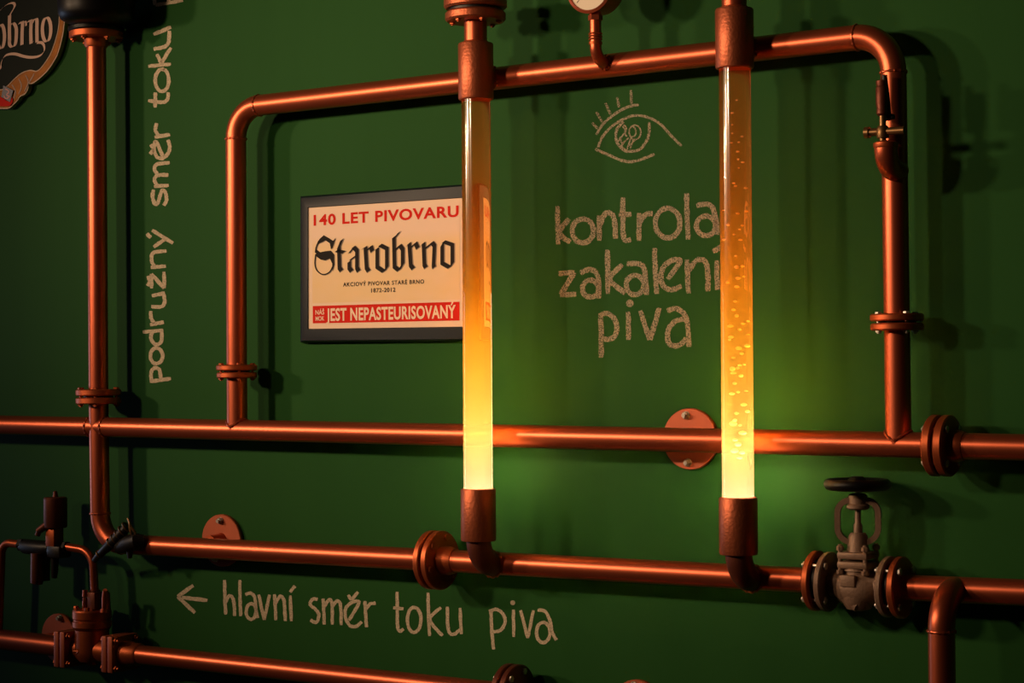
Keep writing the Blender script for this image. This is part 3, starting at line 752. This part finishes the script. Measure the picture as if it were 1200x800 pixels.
# ------------------------------------------------------------------ framed tin poster
SY = -.020
def quad(bm, pts, Y): bm.faces.new([bm.verts.new(P(x, y, Y)) for x, y in pts])
pos = thing('framed_poster', 'framed cream poster with blackletter title and red band, left of the clear glass tube', 'sign', P(452, 310, 0))
FRAME = mat('blue_black_gloss_frame', (.007, .012, .020), 0, .5, .05, 100, 0, 1, 0, .35)
outer = [(352, 230), (555.5, 215), (555.5, 399), (352, 401)]
inner = [(361.2, 243.6), (543.9, 231.8), (543.9, 382.6), (361.2, 385.2)]
def ring_(Y, c, grow=0):
    cx, cy = 452, 308
    return [P(x, y, Y)+Vector((grow*(1 if x > cx else -1), 0, grow*(1 if y < cy else -1))) for x, y in c]
bm = bmesh.new()
R = [ring_(0, outer, -.0005), ring_(-.010, outer), ring_(-.016, outer, -.0012), ring_(-.0185, outer, -.003), ring_(SY-.002, inner, .0012), ring_(SY+.001, inner)]
V = [[bm.verts.new(p) for p in r] for r in R]
for a, b in zip(V, V[1:]):
    for k in range(4): bm.faces.new((a[k], a[(k+1) % 4], b[(k+1) % 4], b[k]))
bm.faces.new(V[0])
obj('frame', bm, FRAME, pos, 'blue-black glossy frame', 25)
def paper_material():
    m = bpy.data.materials.new('poster_print'); m.use_nodes = True; nt = m.node_tree; b = nt.nodes['Principled BSDF']
    tc = nt.nodes.new('ShaderNodeTexCoord'); n = nt.nodes.new('ShaderNodeTexNoise'); n.inputs['Scale'].default_value = 7; n.inputs['Detail'].default_value = 6; n.inputs['Distortion'].default_value = .4
    nt.links.new(tc.outputs['Generated'], n.inputs['Vector'])
    sx = nt.nodes.new('ShaderNodeSeparateXYZ'); nt.links.new(tc.outputs['Generated'], sx.inputs[0])
    mr = nt.nodes.new('ShaderNodeMapRange'); mr.inputs['From Min'].default_value = .72; mr.inputs['From Max'].default_value = .60; nt.links.new(sx.outputs['Z'], mr.inputs['Value'])
    mu = nt.nodes.new('ShaderNodeMath'); mu.operation = 'MULTIPLY'; nt.links.new(mr.outputs[0], mu.inputs[0])
    ad = nt.nodes.new('ShaderNodeMath'); ad.operation = 'MULTIPLY_ADD'; nt.links.new(n.outputs['Fac'], ad.inputs[0]); ad.inputs[1].default_value = .9; ad.inputs[2].default_value = .35; ad.use_clamp = True
    nt.links.new(ad.outputs[0], mu.inputs[1])
    mx = nt.nodes.new('ShaderNodeMix'); mx.data_type = 'RGBA'; mx.inputs['A'].default_value = (.95, .70, .54, 1); mx.inputs['B'].default_value = (.93, .66, .36, 1)
    nt.links.new(mu.outputs[0], mx.inputs['Factor']); nt.links.new(mx.outputs['Result'], b.inputs['Base Color']); b.inputs['Roughness'].default_value = .75; b.inputs['Specular IOR Level'].default_value = .12
    return m
PINK = mat('poster_border', (.95, .71, .54), 0, .75, spec=.12)
bm = bmesh.new(); pts = [(361.2, 243.6), (543.9, 231.8), (543.9, 382.6), (361.2, 385.2)]
vb = [bm.verts.new(P(x, y, SY)) for x, y in pts]; vk = [bm.verts.new(P(x, y, SY)+Yv*.006) for x, y in pts]
bm.faces.new(vb); bm.faces.new(vk[::-1])
for k in range(4): bm.faces.new((vb[k], vb[(k+1) % 4], vk[(k+1) % 4], vk[k]))
obj('poster_sheet', bm, PINK, pos, 'cream printed sheet', 20)
bm = bmesh.new(); quad(bm, [(366.2, 247.5), (538.8, 236.5), (538.8, 350.5), (366.2, 355)], SY-.0003)
obj('print_ground', bm, paper_material(), pos)
RED = mat('red_ink', (.70, .022, .012), 0, .75, spec=.12); INK = mat('black_ink', (.022, .018, .018), 0, .75, spec=.12); GREY = mat('grey_ink', (.34, .27, .22), 0, .75, spec=.12); CREAM = mat('cream_ink', (.95, .72, .55), 0, .75, spec=.12)
bm = bmesh.new(); quad(bm, [(366.5, 358.5), (538.5, 353.4), (538.5, 375.4), (366.5, 378.8)], SY-.0004)
obj('red_band', bm, RED, pos, 'red band')
def text_fit(name, s, a, b, cap, m, parent, Y, bold=0., spacing=1.0):
    "type set in the built-in font, fitted between two baseline ends with this cap height"
    c = bpy.data.curves.new(name, 'FONT'); c.body = s; c.size = 1; c.offset = bold; c.space_character = spacing; c.resolution_u = 4
    t = bpy.data.objects.new('type', c); COL.objects.link(t); dg = bpy.context.evaluated_depsgraph_get()
    me = bpy.data.meshes.new_from_object(t.evaluated_get(dg)); bpy.data.objects.remove(t)
    xs = [v.co.x for v in me.vertices]; x0_, x1_ = min(xs), max(xs)
    A, B = P(*a, Y), P(*b, Y); ex = (B-A)/(x1_-x0_); H = (P(a[0], a[1]-cap, Y)-A).length/.70
    bm = bmesh.new(); bm.from_mesh(me)
    for v in bm.verts: v.co = A+ex*(v.co.x-x0_)+Z*(H*v.co.y)
    return obj(name, bm, m, parent)
LY = SY-.0006
text_fit('heading_lettering', '140 LET PIVOVARU', (367.5, 264), (537.5, 253.4), 12.0, RED, pos, LY, .03, 1.1)
text_fit('caption_lettering', 'AKCIOVÝ PIVOVAR STARÉ BRNO', (402, 335.6), (497, 332), 4.6, INK, pos, LY, .02, 1.15)
text_fit('date_lettering', '1872-2012', (435, 342.6), (463.4, 341.6), 4.8, INK, pos, LY, .02, 1.1)
text_fit('band_lettering', 'NÁŠ', (369.6, 368.6), (380, 368.2), 5.4, CREAM, pos, LY, .02)
text_fit('band_lettering', 'MOK', (369.8, 375.7), (380, 375.3), 5.0, CREAM, pos, LY, .02)
text_fit('band_lettering', 'JEST NEPASTEURISOVANÝ', (382.4, 375.6), (534.2, 372), 14.0, CREAM, pos, LY, .03, 1.06)
# blackletter title written with a broad nib
def nib(bm, pts, n, Y, ox, oy, s):
    h = Vector(n)/2; pts = [Vector(p) for p in pts]
    for a, b in zip(pts, pts[1:]):
        c = [a-h, a+h, b+h, b-h]
        if abs((b-a).x*h.y-(b-a).y*h.x) < 1e-3: continue
        vs = [bm.verts.new(P(ox+p.x/s, oy+p.y/s, Y)) for p in c]; bm.faces.new(vs)
def title(m, Y, dx, dy, nb, grow):
    bm = bmesh.new(); ox, oy, s = 350+dx, 210+dy, 8
    def poly(pts): bm.faces.new([bm.verts.new(P(ox+x/s, oy+y/s, Y)) for x, y in pts])
    def rib(pts, wd): ribbon(bm, [(ox+x/s, oy+y/s) for x, y in pts], wd/s, Y, 0)
    # S
    for qd in ([(172,612),(195,560),(222,588),(200,596)], [(195,560),(235,524),(250,572),(222,588)], [(235,524),(285,552),(292,600),(250,572)], [(285,552),(322,578),(302,655),(292,600)], [(322,578),(348,548),(318,640),(302,655)]): poly(qd)
    for qd in ([(158,650),(200,684),(205,752),(165,722)], [(200,684),(250,674),(250,760),(205,752)], [(250,674),(300,668),(292,742),(250,760)], [(300,668),(332,705),(314,790),(292,742)], [(332,705),(334,800),(316,860),(314,790)]): poly(qd)
    rib([(190,575),(164,640),(158,690)], 13); rib([(160,700),(152,790),(172,855),(228,892),(290,868),(326,800)], 11)
    def N(*st):
        for q_ in st: nib(bm, q_, nb, Y, ox, oy, s)
    N([(405,566),(376,640)], [(376,636),(382,830),(400,858)], [(355,668),(425,684)])
    N([(474,686),(516,640)], [(512,634),(546,668),(546,830),(562,862)], [(474,770),(474,832),(496,862)], [(480,756),(540,716)])
    N([(600,650),(632,630)], [(625,636),(636,830),(656,862)], [(645,660),(682,628)], [(676,628),(690,676)])
    N([(736,646),(736,822),(796,862)], [(740,644),(768,622)], [(762,616),(826,648),(826,826)], [(826,826),(800,862)])
    N([(942,495),(896,556)], [(892,540),(898,820),(938,852)], [(915,660),(950,620)], [(946,616),(974,656),(974,796)], [(974,796),(942,850)])
    N([(1018,622),(1040,600)], [(1036,598),(1050,806),(1074,838)], [(1060,630),(1098,596)], [(1094,594),(1116,646)])
    N([(1148,620),(1174,598)], [(1170,596),(1178,802),(1192,828)], [(1190,640),(1250,596)], [(1248,590),(1272,622),(1264,800),(1268,828)])
    N([(1345,622),(1345,786),(1412,824)], [(1345,622),(1362,590)], [(1358,584),(1440,612),(1440,788)], [(1440,788),(1414,824)])
    rib([(1182,652),(1250,598)], 15); rib([(1050,640),(1098,598)], 12); rib([(640,664),(682,628)], 12); rib([(474,690),(516,640)], 12); rib([(900,664),(950,620)], 12); rib([(478,760),(542,714)], 11)
    return bm
obj('title_lettering', title(GREY, SY-.0005, .9, .5, (40, -30), 0), GREY, pos)
obj('title_lettering', title(INK, SY-.0008, 0, 0, (34, -26), 0), INK, pos)

# ------------------------------------------------------------------ round tin sign at the top left corner
GY = -.012
sg = thing('shaped_tin_sign', 'dark shaped tin sign with pink script and orange rim, cut by the top left corner', 'sign', P(20, 40, 0))
def smooth_poly(bm, pts, Y, depth=0, n=6):
    q_ = crm(pts+[pts[0]], n)[:-1]
    f = bm.faces.new([bm.verts.new(P(p.x, p.y, Y)) for p in q_])
    if depth:
        r = bmesh.ops.extrude_face_region(bm, geom=[f]); vs = [e for e in r['geom'] if isinstance(e, bmesh.types.BMVert)]
        bmesh.ops.translate(bm, verts=vs, vec=(0, depth, 0))
    return bm
SGC = -14
outl = [(76,24),(74,40),(69,60),(64.7,69.6),(56,82.7),(45.5,93),(38.5,97.8),(33.9,98.8),(33,103.7),(29.7,110),(23.6,113.4),(21,117.5),(16.6,122),(11,126.8),(2.6,127.6)]
mir = lambda L: [(2*SGC-x, y) for x, y in reversed(L)]
topo = [(-70,-72),(-45,-88),(SGC,-92),(17,-88),(48,-68),(68,-32),(75,0)]
rimc = outl+mir(outl)+[(2*SGC-75,0),(2*SGC-68,-32)]+topo[1:]
def inset(pts, d):
    c = Vector((SGC, 20)); out = []
    n = len(pts)
    for i in range(n):
        t = Vector(pts[(i+1) % n])-Vector(pts[i-1]); nn = Vector((t.y, -t.x)).normalized()
        p = Vector(pts[i])
        if (c-p).dot(nn) < 0: nn = -nn
        out.append(tuple(p+nn*d))
    return out
TIN = mat('cream_tin', (.72, .50, .36), 0, .6, spec=.15); ORANGE = mat('amber_print', (.48, .17, .035), 0, .6, .0, 1, .5, 55, spec=.1); DARK = mat('dark_green_gloss', (.003, .008, .005), 0, .5, spec=.06)
PK = mat('pink_cream_script', (.78, .50, .39), 0, .5, spec=.2)
bm = smooth_poly(bmesh.new(), rimc, GY, .009); obj('tin_plate', bm, TIN, sg, 'cream-edged tin plate', 25)
bm = smooth_poly(bmesh.new(), inset(rimc, 1.5), GY-.0006); obj('amber_rim', bm, ORANGE, sg, 'amber rim with barley')
inn = [(70,10),(68.7,34),(61.5,59),(53,74),(44,83.6),(35,83),(26,86),(17.5,92.6),(8.5,101.5),(0,106)]
inp = inn+mir(inn)+[(2*SGC-62,-28),(-70,-62),(SGC,-82),(42,-62),(62,-28)]
bm = smooth_poly(bmesh.new(), inp, GY-.0012); obj('inner_edge', bm, TIN, sg)
bm = smooth_poly(bmesh.new(), inset(inp, 1.3), GY-.0018); obj('dark_field', bm, DARK, sg, 'near-black glossy field')
def script(bm, pts, n, smooth=True):
    q_ = crm(pts, 8) if smooth and len(pts) < 14 else [Vector(p) for p in pts]
    nib(bm, q_, n, GY-.0030, 0, 0, 11.43); 
bm = bmesh.new(); nb = (44, -16)
script(bm, ell(12,490,48,165,0,360,30), nb)
script(bm, [(-30,170),(60,85),(130,45),(185,45),(195,90),(150,170),(128,215)], (30,-26)); script(bm, [(128,205),(126,400),(128,560)], nb)
script(bm, [(135,340),(175,305),(215,370),(218,480),(205,590),(165,632),(130,600),(126,540)], nb)
script(bm, [(262,320),(300,290),(296,440),(294,600)], nb); script(bm, [(305,330),(330,285),(348,300),(350,345)], (24,-14))
script(bm, [(384,296),(415,270),(412,430),(416,585)], nb); script(bm, [(416,585),(450,550)], (14,-10)); script(bm, [(420,320),(455,260),(492,260),(494,400),(496,565)], nb)
script(bm, ell(624,395,56,165,0,360,30), nb)
script(bm, [(498,570),(560,572),(592,620),(590,690),(530,748),(430,768),(320,755),(200,722),(90,735),(35,790),(10,880),(14,915)], (20,-36))
obj('script_lettering', bm, PK, sg, 'pink cream script')
bm = bmesh.new()
for qd in ([(-14,109),(0,113),(10,119),(14,114),(14.8,119),(11,124),(0,124.5),(-14,124)],): smooth_poly(bm, qd, GY-.0022, 0, 3)
obj('red_ribbon', bm, RED, sg)
bm = bmesh.new(); bm.faces.new([bm.verts.new(P(x, y, GY-.003)) for x, y in ((4, 100), (15.5, 106), (11.5, 119.5), (1.5, 113.5))]); obj('shield', bm, mat('blue_print', (.03, .03, .10), 0, .4), sg)
bm = bmesh.new(); ribbon(bm, [(6,104),(10.5,107),(8,111),(11,113),(7,115.5),(4.5,112)], 1.5, GY-.0034); obj('shield_mark', bm, mat('rose_print', (.5, .13, .14), 0, .4), sg)
bm = bmesh.new()
for st in ([(30,88),(33,96),(29,107)], [(22,92),(25,101),(22,110)], [(40,86),(37,92),(34,97)], [(14,99),(18,107),(16,116)]): ribbon(bm, st, 1.3, GY-.0010)
obj('barley_ears', bm, mat('dark_amber_print', (.22, .07, .015), 0, .4), sg)
